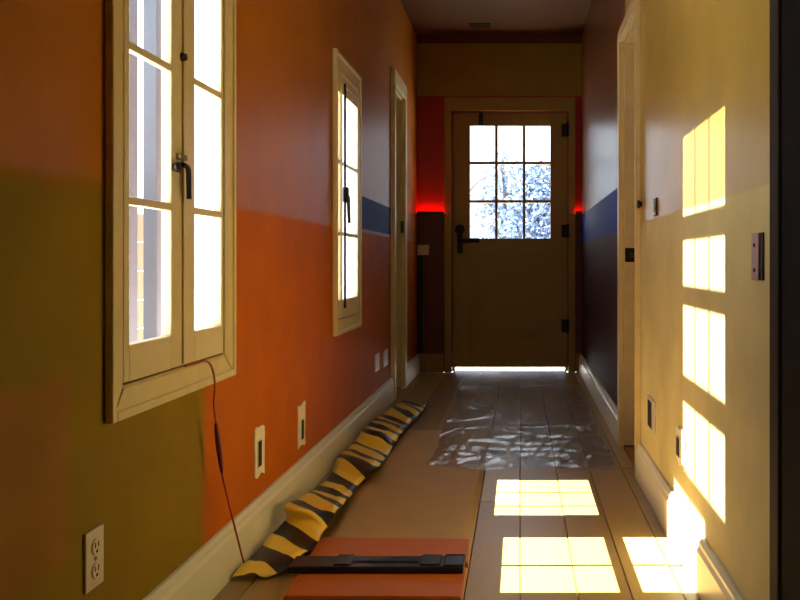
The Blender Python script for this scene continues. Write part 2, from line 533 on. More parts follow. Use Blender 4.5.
# ------------------------------------------------------------------ casement windows of the left wall
def window(name, W, hole, zrail, muntins, ym0, ym1, xg, label, st=0.03):
    y0, y1, z0, z1 = W['y0'], W['y1'], W['z0'], W['z1']
    hy0, hy1, hz0, hz1 = hole
    xf = XL + 0.014                                   # face of the casing
    r = thing(name, label, 'window', (XL, (y0 + y1) / 2, z0), kind='structure')
    # casing: four mitred boards with a raised outer bead
    def board(nm, quad):
        bm = B()
        prism(bm, quad, 0, XL, xf)
        es = [e for e in bm.edges if all(abs(v.co.x - xf) < 1e-6 for v in e.verts)]
        bmesh.ops.bevel(bm, geom=es, offset=0.004, segments=2, affect='EDGES')
        return obj(nm, bm, 'trim_old', r)
    a = board('casing_board', [(y0, z0), (hy0, hz0), (hy0, hz1), (y0, z1)])
    b = board('casing_board', [(y1, z0), (y1, z1), (hy1, hz1), (hy1, hz0)])
    c = board('casing_board', [(y0, z0), (y1, z0), (hy1, hz0), (hy0, hz0)])
    d = board('casing_board', [(y0, z1), (hy0, hz1), (hy1, hz1), (y1, z1)])
    bd = B()
    w_ = 0.014
    for q in ((y0 - 0.006, y0 + w_, z0 - 0.006, z1 + 0.006), (y1 - w_, y1 + 0.006, z0 - 0.006, z1 + 0.006), (y0 + w_, y1 - w_, z0 - 0.006, z0 + w_), (y0 + w_, y1 - w_, z1 - w_, z1 + 0.006)):
        box(bd, XL, xf + 0.005, q[0], q[1], q[2], q[3], bevel=0.004)
    obj('outer_bead', bd, 'trim_old', r)
    jm = B()                                           # lining of the opening
    for q in ((hy0, hy0 + 0.008, hz0, hz1), (hy1 - 0.008, hy1, hz0, hz1), (hy0, hy1, hz0, hz0 + 0.008), (hy0, hy1, hz1 - 0.008, hz1)):
        box(jm, XL - TL, xg - 0.017, *q)
    obj('lining', jm, 'lining', r)
    xs0, xs1 = xg - 0.016, xf - 0.001                  # depth of the sashes
    ymid = (ym0 + ym1) / 2
    for k, (sa, sb, ga, gb) in enumerate(((hy0 + 0.004, ymid - 0.001, hy0 + st, ym0), (ymid + 0.001, hy1 - 0.004, ym1, hy1 - st * 0.6))):
        s = B()
        box(s, xs0, xs1, sa, ga, hz0 + 0.006, hz1 - 0.004, 0.003)
        box(s, xs0, xs1, gb, sb, hz0 + 0.006, hz1 - 0.004, 0.003)
        box(s, xs0, xs1, ga, gb, hz0 + 0.006, zrail[0], 0.002)
        box(s, xs0, xs1, ga, gb, zrail[1], hz1 - 0.004, 0.002)
        so = obj('sash', s, 'trim', r)
        for zm in muntins:
            obj('glazing_bar', box(B(), xg - 0.008, xg + 0.008, ga, gb, zm - 0.009, zm + 0.009, 0.003), 'trim', so)
        zz = [zrail[0]] + list(muntins) + [zrail[1]]
        for q in range(len(zz) - 1):
            obj('pane', box(B(), xg - 0.002, xg + 0.002, ga - 0.003, gb + 0.003, zz[q] + (0.009 if q else 0) - 0.002, zz[q + 1] - (0.009 if q < len(zz) - 2 else 0) + 0.002), 'glass', so)
    # astragal covering the joint
    obj('astragal', box(B(), xs1, xs1 + 0.006, ymid - 0.012, ymid + 0.010, hz0 + 0.01, hz1 - 0.01, 0.003), 'trim', r)
    return r, xs1, ymid
w1, xs1, ym1_ = window('window_1', W1, HOLE1, (0.697, 1.63), (0.992, 1.31), 2.036, 2.182, -0.806,
    'tall two-sash casement window with lever handle and trailing red cord')
# hardware of the first window
hp = onX(178, 167, xs1 + 0.01)
bm = B(); tube(bm, [(xs1, hp.y, hp.z), (xs1 + 0.010, hp.y, hp.z), (xs1 + 0.016, hp.y, hp.z)], [0.008, 0.013, 0.010], 12)
kn = obj('knob', bm, 'dark_brown', w1)
lp = onX(183, 165, xs1 + 0.012)
bm = B(); tube(bm, spline([(xs1, lp.y, lp.z), (xs1 + 0.014, lp.y, lp.z), (xs1 + 0.018, lp.y + 0.016, lp.z - 0.008), (xs1 + 0.018, lp.y + 0.020, lp.z - 0.04), (xs1 + 0.019, lp.y + 0.020, lp.z - 0.078)], 6), 0.006, 10)
obj('lever_handle', bm, 'black', w1)
bm = B(); box(bm, xs1, xs1 + 0.012, lp.y - 0.012, lp.y + 0.030, lp.z + 0.012, lp.z + 0.026, 0.002)
obj('catch_plate', bm, 'brass', w1)
sp_ = onX(184, 57, xs1 + 0.006)
bm = B(); tube(bm, [(xs1, sp_.y, sp_.z), (xs1 + 0.012, sp_.y, sp_.z)], [0.010, 0.008], 12)
obj('screw_cap', bm, 'dark_brown', w1)

w2, xs2, ym2_ = window('window_2', W2, HOLE2, (0.697, 1.62), (0.992, 1.31), 3.948, 3.975, -0.806,
    'narrow casement window with a black bolt rod, beside the navy stripe', st=0.015)
bm = B(); tube(bm, [(xs2 + 0.018, ym2_, 0.66), (xs2 + 0.018, ym2_, 1.66)], 0.0055, 8)
obj('bolt_rod', bm, 'black', w2)
bm = B(); box(bm, xs2 + 0.012, xs2 + 0.034, ym2_ - 0.025, ym2_ + 0.02, 1.13, 1.20, 0.006)
tube(bm, [(xs2 + 0.03, ym2_ + 0.01, 1.16), (xs2 + 0.034, ym2_ + 0.015, 1.04)], [0.009, 0.007], 8)
obj('bolt_handle', bm, 'black', w2)
bm = B(); box(bm, xs2, xs2 + 0.006, W2['y0'] + 0.07, W2['y1'] - 0.10, 1.66, 1.67, 0.001)
obj('rail_bead', bm, 'trim', w2)

# ------------------------------------------------------------------ side doorways
def doorway(name, side, D, cw_near, cw_far, head, label, proud):
    xw = XL if side < 0 else XR
    r = thing(name, label, 'doorway', (xw, (D['y0'] + D['y1']) / 2, 0), kind='structure')
    xf = xw - side * proud
    xo = xw + side * (TL if side < 0 else T)
    y0, y1, z1 = D['y0'], D['y1'], D['z1']
    bm = box(B(), xw, xf, y1 - 0.006, y1 + cw_far, 0, z1 - 0.006, 0.003)
    obj('casing_leg', bm, 'trim_old', r)
    bm = box(B(), xw, xf, y1 + cw_far, y1 + cw_far + 0.012, 0, z1 + head, 0.003)
    obj('back_band', bm, 'trim_old', r)
    bm = box(B(), xw, xf, y0 - cw_near, y0 + 0.004, 0, z1 - 0.006, 0.002)
    obj('casing_leg', bm, 'trim_old', r)
    bm = box(B(), xw, xf, y0 - cw_near, y1 + cw_far, z1 - 0.006, z1 + head, 0.003)
    obj('head_casing', bm, 'trim_old', r)
    bm = box(B(), xw, xo, y1 - 0.018, y1 - 0.001, 0.012, z1 - 0.02, 0.001)
    jf = obj('jamb', bm, 'trim_old', r)
    bm = box(B(), xw + side * 0.075, xw + side * 0.085, y1 - 0.024, y1 - 0.018, 0.012, z1 - 0.02, 0.001)
    obj('stop_bead', bm, 'trim_old', r)
    obj('jamb', box(B(), xw, xo, y0 + 0.001, y0 + 0.016, 0.0, z1 - 0.02, 0.001), 'trim_old', r)
    obj('head_jamb', box(B(), xw, xo, y0 + 0.001, y1 - 0.001, z1 - 0.019, z1 - 0.001, 0.001), 'trim_old', r)
    lf = B()
    xa, xb = xo - side * 0.018, xo + side * 0.018
    box(lf, xa, xb, y0 + 0.018, y1 - 0.020, 0.006, z1 - 0.022, 0.002)
    obj('door_leaf', lf, 'door', r)
    obj('threshold', box(B(), xw, xo, y0, y1, -0.018, 0.004), 'brown_wood', r)
    return r
d2 = doorway('door_2', -1, LD, 0.05, 0.06, 0.09, 'cream trimmed doorway beside the red end wall', 0.028)
d3 = doorway('door_3', 1, RD, 0.012, 0.045, 0.05, 'narrow cream doorway with black strike plate in yellow wall', 0.024)
jy = RD['y1'] - 0.018
bm = B(); q0 = onY(625, 248, jy); q1 = onY(638, 262, jy)
box(bm, q0.x, q1.x + 0.004, jy - 0.003, jy, q1.z, q0.z, 0.001)
st = obj('strike_plate', bm, 'black', d3); st['label'] = 'black strike plate'
bm = B(); box(bm, q0.x + 0.018, q1.x - 0.018, jy - 0.0045, jy - 0.003, q1.z + 0.018, q0.z - 0.018)
obj('latch_hole', bm, 'grey_metal', st)
# wooden block and knob at the near edge of the doorway
a_ = onX(641, 229, XR)
bm = B(); kz = 1.095; ky = a_.y - 0.03
tube(bm, [(XR, ky, kz), (XR - 0.004, ky, kz), (XR - 0.010, ky, kz), (XR - 0.018, ky, kz), (XR - 0.021, ky, kz)], [0.012, 0.009, 0.016, 0.016, 0.010], 12)
obj('knob', bm, 'dark_brown', d3)
gy = LD['y1'] - 0.018
bm = B(); q0 = onY(400.5, 221, gy); q1 = onY(404, 233, gy)
box(bm, q0.x, q1.x, gy - 0.003, gy, q1.z, q0.z)
gp = obj('latch_plate', bm, 'green', d2); gp['label'] = 'small green latch plate'

# near dark doorway at the end of the right wall; black leaf stands for the unlit room
r = thing('door_4', 'leaf coloured black for the unlit room beyond, in a worn dark frame at the end of the yellow wall', 'door', (XR, 1.28, 0), kind='structure')
obj('frame_post', box(B(), XR - 0.010, XR + T, YD - 0.05, YD + 0.012, 0, 2.07, 0.006), 'dark_frame', r)
obj('frame_post', box(B(), XR - 0.010, XR + T, 0.838, 0.90, 0, 2.07, 0.006), 'dark_frame', r)
obj('frame_head', box(B(), XR - 0.010, XR + T, 0.90, YD - 0.05, 2.0, 2.07, 0.004), 'dark_frame', r)
obj('door_leaf', box(B(), XR - 0.006, XR + 0.036, 0.905, YD - 0.055, 0.008, 1.995, 0.003), 'unlit_room', r)
for pz0, pz1 in ((0.18, 0.85), (1.05, 1.85)):
    obj('panel', box(B(), XR - 0.012, XR - 0.006, 1.02, YD - 0.17, pz0, pz1, 0.003), 'unlit_room', r)

# ------------------------------------------------------------------ the back door
dr = thing('door_1', 'ochre half-glazed back door with nine panes and black lever', 'door', ((DD['x0'] + DD['x1']) / 2, YB, 0), kind='structure')
x0, x1, z0, z1 = DD['x0'], DD['x1'], DD['z0'], DD['z1']
yf, yb = YB + 0.022, YB + 0.064
gx0, gx1 = -0.395, 0.240
gz0, gz1 = 1.052, 1.940
lf = B()
box(lf, x0, gx0, yf, yb, z0, z1, 0.002)
box(lf, gx1, x1, yf, yb, z0, z1, 0.002)
box(lf, gx0, gx1, yf, yb, gz1, z1, 0.001)
box(lf, gx0, gx1, yf, yb, 0.935, gz0, 0.001)
box(lf, gx0, gx1, yf, yb, z0, 0.270, 0.001)
box(lf, gx0, gx1, yf + 0.012, yb - 0.012, 0.27, 0.935)
leaf = obj('door_leaf', lf, 'door', dr)
pm = B()
for q in ((gx0, gx1, 0.27, 0.286), (gx0, gx1, 0.919, 0.935), (gx0, gx0 + 0.016, 0.286, 0.919), (gx1 - 0.016, gx1, 0.286, 0.919)):
    box(pm, q[0], q[1], yf + 0.001, yf + 0.012, q[2], q[3], 0.003)
obj('panel_moulding', pm, 'door', leaf)
obj('raised_panel', box(B(), gx0 + 0.05, gx1 - 0.05, yf + 0.006, yf + 0.0125, 0.33, 0.875, 0.003), 'door', leaf)
gb = 0.022
pw = (gx1 - gx0 - 2 * gb) / 3; ph = (gz1 - gz0 - 2 * gb) / 3
for i in range(2):
    xx = gx0 + (i + 1) * pw + i * gb
    obj('glazing_bar', box(B(), xx, xx + gb, yf + 0.004, yb - 0.004, gz0, gz1, 0.002), 'door', leaf)
    zz = gz0 + (i + 1) * ph + i * gb
    obj('glazing_bar', box(B(), gx0, gx1, yf + 0.005, yb - 0.005, zz, zz + gb, 0.002), 'door', leaf)
for i in range(3):
    for j in range(3):
        xx = gx0 + i * (pw + gb); zz = gz0 + j * (ph + gb)
        obj('pane', box(B(), xx, xx + pw, yf + 0.020, yf + 0.024, zz, zz + ph), 'glass', leaf)
for q in ((x0 - 0.004, x0 + 0.016, 0, z1 + 0.004), (x1 - 0.016, x1 + 0.004, 0, z1 + 0.004), (x0 + 0.016, x1 - 0.016, z1 - 0.016, z1 + 0.004)):
    obj('stop', box(B(), q[0], q[1], yb + 0.001, yb + 0.02, q[2], q[3]), 'door', dr)
# lever set
p_ = onY(460, 241, yf)
bm = B(); box(bm, p_.x - 0.022, p_.x + 0.022, yf - 0.006, yf, p_.z - 0.10, p_.z + 0.06, 0.003)
tube(bm, [(p_.x, yf - 0.006, p_.z + 0.09), (p_.x, yf - 0.014, p_.z + 0.09)], 0.040, 14)
hd = obj('lock_plate', bm, 'black', leaf)
bm = B(); tube(bm, [(p_.x, yf - 0.004, p_.z), (p_.x, yf - 0.05, p_.z)], 0.011, 10)
tube(bm, spline([(p_.x, yf - 0.05, p_.z), (p_.x + 0.03, yf - 0.052, p_.z), (p_.x + 0.08, yf - 0.05, p_.z + 0.004), (p_.x + 0.155, yf - 0.048, p_.z + 0.004)], 5), 0.019, 10)
obj('lever_handle', bm, 'black', leaf)
# surface bolt on the top rail and the hinges
p_ = onY(481, 118, yf)
bm = B(); box(bm, p_.x - 0.018, p_.x + 0.018, yf - 0.008, yf, p_.z - 0.06, p_.z + 0.03, 0.003)
tube(bm, [(p_.x, yf - 0.012, p_.z - 0.04), (p_.x, yf - 0.012, p_.z + 0.045)], 0.008, 8)
obj('surface_bolt', bm, 'black', leaf)
for py in (130, 231, 326):
    p_ = onY(563.5, py, YB)
    bm = B(); tube(bm, [(x1 + 0.001, YB - 0.026, p_.z - 0.055), (x1 + 0.001, YB - 0.026, p_.z + 0.055)], 0.011, 10)
    box(bm, x1 - 0.045, x1, yf - 0.004, yf - 0.0005, p_.z - 0.05, p_.z + 0.05)
    box(bm, x1 - 0.004, x1 + 0.004, YB - 0.024, yf, p_.z - 0.05, p_.z + 0.05)
    obj('hinge', bm, 'black', dr)
# casing of the back door
cw = 0.062
for nm, q in (('casing_leg', (x0 - cw, x0 - 0.006, 0, z1 + 0.006)), ('casing_leg', (x1 + 0.008, x1 + cw, 0, z1 + 0.006)), ('head_casing', (x0 - cw, x1 + cw, z1 + 0.006, z1 + 0.115))):
    obj(nm, box(B(), q[0], q[1], YB - 0.02, YB, q[2], q[3], 0.004), 'door', dr)
obj('threshold', box(B(), x0, x1, YB + 0.02, YB + T + 0.05, -0.018, 0.0), 'outside', dr)

# ------------------------------------------------------------------ fittings on the walls
def plate(name, px0, px1, py0, py1, side, mat_, label, cat, slot=None, screws=False, thick=0.006, group=None):
    X = XL if side < 0 else XR
    a_, b_ = onX(px0, py0, X), onX(px1, py1, X)
    y0, y1 = sorted((a_.y, b_.y))
    zc = [onX((px0 + px1) / 2, py, X).z for py in (py0, py1)]
    z0, z1 = min(zc), max(zc)
    xf = X - side * thick
    r = thing(name, label, cat, (X, (y0 + y1) / 2, z0), group=group)
    obj('cover', box(B(), X, xf, y0, y1, z0, z1, min(0.002, thick * 0.4)), mat_, r)
    return r, X, xf, y0, y1, z0, z1
# duplex outlet nearest the camera
r, X, xf, y0, y1, z0, z1 = plate('electrical_outlet', 83, 101, 529, 588, -1, 'plate', 'ivory duplex outlet plate on the olive paint below the casement', 'outlet')
ym = (y0 + y1) / 2
for zc in (z0 + (z1 - z0) * 0.30, z0 + (z1 - z0) * 0.70):
    bm = B(); tube(bm, [(xf - 0.001, ym, zc), (xf + 0.003, ym, zc)], [0.0165, 0.015], 16)
    s_ = obj('socket', bm, 'plate', r)
    bm = B()
    for dy in (-0.006, 0.006):
        box(bm, xf + 0.003, xf + 0.0036, ym + dy - 0.0014, ym + dy + 0.0014, zc - 0.001, zc + 0.009)
    box(bm, xf + 0.003, xf + 0.0036, ym - 0.003, ym + 0.003, zc - 0.011, zc - 0.006)
    obj('slot', bm, 'hole', s_)
bm = B(); tube(bm, [(xf, ym, (z0 + z1) / 2), (xf + 0.002, ym, (z0 + z1) / 2)], 0.004, 10)
obj('screw', bm, 'brass', r)
# open boxes set in plaster patches on the orange wall
def open_box(px0, px1, py0, py1, side, label, sx0, sx1, sy0, sy1, cat='wall box', ragged=True):
    r, X, xf, y0, y1, z0, z1 = None, None, None, None, None, None, None
    X = XL if side < 0 else XR
    a_, b_ = onX(px0, py0, X), onX(px1, py1, X)
    y0, y1 = sorted((a_.y, b_.y))
    zs = sorted(onX((px0 + px1) / 2, py, X).z for py in (py0, py1))
    z0, z1 = zs
    r = thing('outlet_box', label, cat, (X, (y0 + y1) / 2, z0))
    xf = X - side * 0.004
    j = (lambda k: random.uniform(-k, k)) if ragged else (lambda k: 0)
    n = 5
    pts = [(y0 + (y1 - y0) * i / n + j(0.003), z0 + j(0.008)) for i in range(n + 1)]
    pts += [(y1 + j(0.004), z0 + (z1 - z0) * i / n) for i in range(1, n)]
    pts += [(y1 - (y1 - y0) * i / n + j(0.003), z1 + j(0.006)) for i in range(n + 1)]
    pts += [(y0 + j(0.004), z1 - (z1 - z0) * i / n) for i in range(1, n)]
    bm = prism(B(), pts, 0, X, xf)
    obj('plaster_patch' if ragged else 'cover', bm, 'plaster' if ragged else 'plate', r)
    p0, p1 = onX(sx0, sy0, X), onX(sx1, sy1, X)
    ya, yb_ = sorted((p0.y, p1.y))
    zz = sorted(onX((sx0 + sx1) / 2, py, X).z for py in (sy0, sy1))
    bm = B(); box(bm, X, X - side * 0.007, ya - 0.003, yb_ + 0.003, zz[0] - 0.003, zz[1] + 0.003, 0.001)
    rim = obj('box_rim', bm, 'plate', r)
    bm = B(); box(bm, X - side * 0.006, X - side * 0.0078, ya, yb_, zz[0], zz[1])
    obj('opening', bm, 'hole', rim)
    return r
open_box(254, 263.5, 427, 475, -1, 'ragged white plaster patch with a dark slot, lower right of the casement', 256.2, 259.4, 441, 466)
open_box(297.5, 304.5, 404, 446, -1, 'neat white plaster patch with a dark slot, nearer the narrow window', 299.7, 301.9, 420, 439)
open_box(648.5, 656, 398.5, 429, 1, 'cream rimmed open box beside the narrow doorway, above baseboard', 649.6, 653.5, 401, 427, ragged=False)
open_box(677.5, 686, 430, 464, 1, 'white open box on the edge of the sunlit squares', 678.6, 681.6, 438, 456)
# pink plate, thermostat and the small far outlets
r, X, xf, y0, y1, z0, z1 = plate('switch_plate', 755, 762, 233, 280, 1, 'pink_plate', 'dusty pink metal switch plate near the dark door frame', 'switch plate', thick=0.008)
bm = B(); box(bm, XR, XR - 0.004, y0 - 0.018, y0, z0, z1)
obj('dark_strip', bm, 'dark_brown', r)  # dark brown strip along the near edge of the plate
for zs_ in (z1 - 0.025, z0 + 0.02):
    obj('screw', tube(B(), [(xf, (y0 + y1) / 2, zs_), (xf - 0.002, (y0 + y1) / 2, zs_)], 0.004, 10), 'hole', r)
r, X, xf, y0, y1, z0, z1 = plate('light_switch', 655, 657.6, 198, 216, 1, 'dark_brown', 'small dark switch with white toggle beside the narrow doorway', 'switch')
bm = B(); box(bm, xf, xf - 0.007, (y0 + y1) / 2 - 0.009, (y0 + y1) / 2 + 0.009, z0 + (z1 - z0) * 0.35, z0 + (z1 - z0) * 0.6, 0.003)
box(bm, xf, xf - 0.003, y0 + 0.01, y1 - 0.01, z0 + 0.004, z0 + 0.014)
obj('toggle', bm, 'plaster', r)
for a_, b_, c_, d_, lb in ((374.5, 378.5, 354, 371, 'pale outlet plate on the orange wall, on the window side of a pair'),
                       (383, 387, 350, 366, 'pale outlet plate on the orange wall, on the doorway side of a pair')):
    r, X, xf, y0, y1, z0, z1 = plate('electrical_outlet', a_, b_, c_, d_, -1, 'plate', lb, 'outlet', group='outlet pair by the left doorway')
    for fz_ in (0.3, 0.7):
        zc = z0 + (z1 - z0) * fz_
        bm = B(); tube(bm, [(xf, (y0 + y1) / 2, zc), (xf + 0.003, (y0 + y1) / 2, zc)], 0.013, 12)
        obj('socket', bm, 'plaster', r)
# box with black conduit in the far left corner
r = thing('junction_box', 'beige wall box with a black conduit below it on maroon wall', 'wall box', (-0.78, YB, 0.146))
obj('box_body', box(B(), -0.803, -0.715, YB - 0.04, YB, 0.92, 1.0, 0.004), 'trim', r)
obj('conduit', box(B(), -0.803, -0.762, YB - 0.032, YB, 0.148, 0.92, 0.006), 'black_plastic', r)
# red light strip on the edge of the red paint
for a_, b_, lb in ((XL + 0.002, x0 - cw - 0.004, 'red glowing light strip on end wall, latch side of the door'),
                   (x1 + cw + 0.003, XR - 0.002, 'short red glowing light strip on end wall, hinge side of the door')):
    r = thing('light_strip', lb, 'light strip', ((a_ + b_) / 2, YB, 1.245))
    cb = B(); box(cb, a_, b_, YB - 0.050, YB, 1.236, 1.244); box(cb, a_, b_, YB - 0.050, YB - 0.046, 1.244, 1.262)
    obj('channel', cb, 'black_plastic', r)
    obj('lamp', box(B(), a_ + 0.004, b_ - 0.004, YB - 0.036, YB - 0.024, 1.244, 1.247), 'red_light', r)
# ceiling vent
p_ = Vector((-0.30, 6.66, ZC))
r = thing('ceiling_vent', 'small dark slatted vent in the brown ceiling', 'vent', p_)
obj('frame', slab(B(), 2, ZC - 0.008, ZC, p_.x - 0.08, p_.x + 0.08, p_.y - 0.05, p_.y + 0.05, [(p_.x - 0.07, p_.x + 0.07, p_.y - 0.04, p_.y + 0.04)]), 'dark_frame', r)
for k in range(3):
    y_ = p_.y - 0.026 + k * 0.026
    obj('slat', box(B(), p_.x - 0.07, p_.x + 0.07, y_ - 0.009, y_ + 0.009, ZC - 0.006, ZC - 0.003), 'dark_frame', r)
obj('duct', box(B(), p_.x - 0.07, p_.x + 0.07, p_.y - 0.04, p_.y + 0.04, ZC - 0.002, ZC - 0.0005), 'hole', r)

# ------------------------------------------------------------------ things on the floor
# kraft paper sheet
def sheet(x0, x1, y0, y1, nx, ny, amp, base, seed):
    from mathutils import noise
    bm = B()
    vs_ = []
    for j in range(ny + 1):
        row = []
        for i in range(nx + 1):
            x = x0 + (x1 - x0) * i / nx; y = y0 + (y1 - y0) * j / ny
            h = max(0, noise.noise(Vector((x * 5 + seed, y * 3, 0.3)))) * amp
            ex = 0.006 * noise.noise(Vector((seed, y * 3.0, 1.0))) if i in (0, nx) else 0
            ey = 0.01 * noise.noise(Vector((x * 3.0, seed, 2.0))) if j in (0, ny) else 0
            row.append(bm.verts.new((x + ex, y + ey, base + h)))
        vs_.append(row)
    for j in range(ny):
        for i in range(nx):
            bm.faces.new((vs_[j][i], vs_[j][i + 1], vs_[j + 1][i + 1], vs_[j + 1][i]))
    return bm
o = obj('kraft_paper', sheet(-0.62, -0.150, 1.2, 4.6, 12, 60, 0.002, 0.0012, 3.0), 'paper', loc=(-0.385, 2.9, 0), smooth=True)
tag(o, 'brown kraft paper sheet laid along the floor under the orange board', 'paper sheet')
sm = o.modifiers.new('thickness', 'SOLIDIFY'); sm.thickness = 0.0008; sm.offset = 1

# plastic film, crumpled
from mathutils import noise
def film_height(x, y):
    v = Vector((x * 6, y * 2.2, 0))
    r1 = 1 - abs(noise.noise(v)) * 5
    r2 = 1 - abs(noise.noise(Vector((x * 3 + y * 4, y * 5 - x * 2, 5)))) * 6
    r3 = 1 - abs(noise.noise(Vector((x * 9 - y * 2, y * 1.3, 11)))) * 9
    return 0.003 + 0.004 * max(0, r1) + 0.009 * max(0, r2) * max(0, 0.3 + noise.noise(Vector((x * 2, y, 9)))) + 0.004 * max(0, r3)
bm = B()
NX, NY = 70, 130
rows = []
for j in range(NY + 1):
    row = []
    for i in range(NX + 1):
        u, v = i / NX, j / NY
        x = -0.40 + 0.80 * u; y = 3.72 + 2.5 * v
        x += 0.05 * noise.noise(Vector((0, y * 1.6, 3)))
        y += 0.10 * noise.noise(Vector((x * 4, 2, 1))) * (1 - v)
        row.append(bm.verts.new((x, y, max(0.003, film_height(x, y)))))
    rows.append(row)
for j in range(NY):
    for i in range(NX):
        bm.faces.new((rows[j][i], rows[j][i + 1], rows[j + 1][i + 1], rows[j + 1][i]))
o = obj('plastic_film', bm, 'film', loc=(0, 4.9, 0), smooth=True)
tag(o, 'clear crumpled plastic film spread on the planks before the door', 'plastic film')

# orange board with the black rail
r = thing('tile_cutter', 'orange board split by a black metal rail, lying on kraft paper', 'tile cutter', (-0.40, 2.55, 0.004))
zt = 0.022
def quad_slab(bm, pts, z0, z1):
    return prism(bm, [(p.x, p.y) for p in pts], 2, z0, z1)
fa = [onFloor(319, 537, zt), onFloor(469, 538.5, zt), onFloor(468, 562, zt), onFloor(306, 562, zt)]
na = [onFloor(304, 566, zt), onFloor(466, 566, zt), onFloor(461, 597, zt), onFloor(283, 596, zt)]
for q in (fa, na):
    bm = B(); quad_slab(bm, q, 0.005, zt)
    bmesh.ops.bevel(bm, geom=[e for e in bm.edges if all(v.co.z > zt - 1e-4 for v in e.verts)], offset=0.003, segments=2, affect='EDGES')
    obj('board', bm, 'orange', r)
ya, yb_ = na[0].y + 0.004, fa[3].y - 0.004
yb_ = max(yb_, ya + 0.03)
xa, xb = -0.628, -0.153
yc = (fa[3].y + na[0].y) / 2 - 0.022
bm = B(); box(bm, xa, xb, yc - 0.058, yc + 0.034, zt, zt + 0.020, 0.004)
rail = obj('rail', bm, 'black_plastic', r)
bm = B(); box(bm, xa + 0.17, xa + 0.35, yc - 0.030, yc - 0.012, zt + 0.020, zt + 0.020, 0.003)
obj('slide_bar', bm, 'grey_metal', rail)
bm = B(); box(bm, xa + 0.12, xa + 0.165, yc - 0.05, yc + 0.03, zt + 0.020, zt + 0.024, 0.004)
obj('end_stop', bm, 'black_plastic', rail)
bm = B(); box(bm, xa + 0.355, xa + 0.41, yc - 0.052, yc + 0.03, zt + 0.020, zt + 0.026, 0.004)
obj('carriage', bm, 'grey_metal', rail)
bm = B(); box(bm, xa + 0.42, xb, yc - 0.054, yc + 0.032, zt + 0.020, zt + 0.022, 0.004)
obj('end_cap', bm, 'black_plastic', rail)

# striped ribbon
pairs = [((232, 580, 0.004), (266, 578, 0.004)),
         ((244, 567, 0.010), (288, 571, 0.008)),
         ((262, 548, 0.020), (303, 556, 0.020)),
         ((274, 533, 0.012), (318, 545, 0.028)),
         ((287, 521, 0.035), (324, 533, 0.030)),
         ((285, 508, 0.085), (331, 523, 0.045)),
         ((300, 499, 0.045), (340, 509, 0.060)),
         ((320, 487, 0.006), (352, 495, 0.010)),
         ((333, 472, 0.014), (363, 481, 0.020)),
         ((338, 458, 0.040), (377, 470, 0.050)),
         ((352, 446, 0.020), (388, 456, 0.012)),
         ((361, 434, 0.050), (395, 444, 0.030)),
         ((370, 424, 0.030), (402, 433, 0.045)),
         ((382, 415, 0.012), (411, 424, 0.015)),
         ((394, 407, 0.030), (418, 416, 0.035)),
         ((401, 402, 0.006), (426, 407, 0.006))]
Ls = spline([onFloor(*a_) for a_, _ in pairs], 9)
Rs = spline([onFloor(*b_) for _, b_ in pairs], 9)
XB = XL + 0.028
bm = B()
uvl = bm.loops.layers.uv.new('ribbon')
NW = 6
grid = []; vv = 0.0; prev = None; vcoord = []
for l, r_ in zip(Ls, Rs):
    c = (l + r_) / 2
    if prev is not None: vv += (c - prev).length
    prev = c; vcoord.append(vv)
    row = []
    for k in range(NW + 1):
        t_ = k / NW
        p = l.lerp(r_, t_)
        p.z += 0.012 * math.sin(math.pi * t_) * (0.5 + 0.5 * math.sin(vv * 21))
        p.z += 0.016 * abs(((vv * 4.3 + t_ * 0.5) % 1.0) - 0.5) + 0.014 * max(0, noise.noise(Vector((vv * 9, t_ * 2.5, 0))))
        p.x = max(p.x, XB); p.z = max(p.z, 0.0035)
        row.append(bm.verts.new(p))
    grid.append(row)
for j in range(len(grid) - 1):
    for k in range(NW):
        f = bm.faces.new((grid[j][k], grid[j][k + 1], grid[j + 1][k + 1], grid[j + 1][k]))
        for lp_, (jj, kk) in zip(f.loops, ((j, k), (j, k + 1), (j + 1, k + 1), (j + 1, k))):
            lp_[uvl].uv = (kk / NW, vcoord[jj])
        f.smooth = True
o = obj('hazard_tape', bm, 'hazard', loc=(-0.6, 3.4, 0), smooth=True)
tag(o, 'crumpled yellow and black striped tape trailing along the baseboard', 'hazard tape')
sm = o.modifiers.new('thickness', 'SOLIDIFY'); sm.thickness = 0.0015; sm.offset = 1

# red cord from the window sill to the floor
pts = [onX(185, 366, -0.770), onX(196, 363, -0.766), onX(206, 361, -0.760), onX(212, 368, -0.755), onX(215, 385, -0.757), onX(214, 405, -0.765),
       onX(217, 430, -0.768), onX(221, 468, -0.768), onX(228, 500, -0.766), onX(236, 532, -0.762), onX(241, 552, -0.755), onX(244, 563, -0.745)]
r = thing('cord', 'thin red cord hanging from the casement sill to the striped tape', 'cord', (pts[-1].x, pts[-1].y, 0.02))
obj('wire', tube(B(), spline(pts, 6), 0.0026, 8), 'cord', r, smooth=True)
sl = spline([onX(216, 423, -0.768), onX(217.5, 435, -0.768), onX(220, 455, -0.768), onX(222, 473, -0.767)], 4)
n_ = len(sl)
o = obj('sleeve', tube(B(), sl, [0.003 + 0.005 * math.sin(math.pi * (i + 0.3) / n_) for i in range(n_)], 10), 'cord_dark', r, smooth=True)
o['label'] = 'dark red swollen sleeve'

# ------------------------------------------------------------------ outdoors
o = obj('ground', slab(B(), 2, -0.12, -0.07, -14, 14, -6, 30, []), 'outside', loc=(0, 10, -0.1))
tag(o, 'bright pale paving outside the house', 'ground', kind='structure')
o = obj('added_eave', box(B(), XL - TL - 0.62, XL - TL, YF, YB + T, 2.30, 2.36), 'added_eave', loc=(XL - T - 0.3, 3, 2.3))  # added overhang, unseen, blocks the steep sun from the casements
tag(o, 'added boarded overhang, out of view, keeping the sun off the windows', 'added_eave', kind='structure')
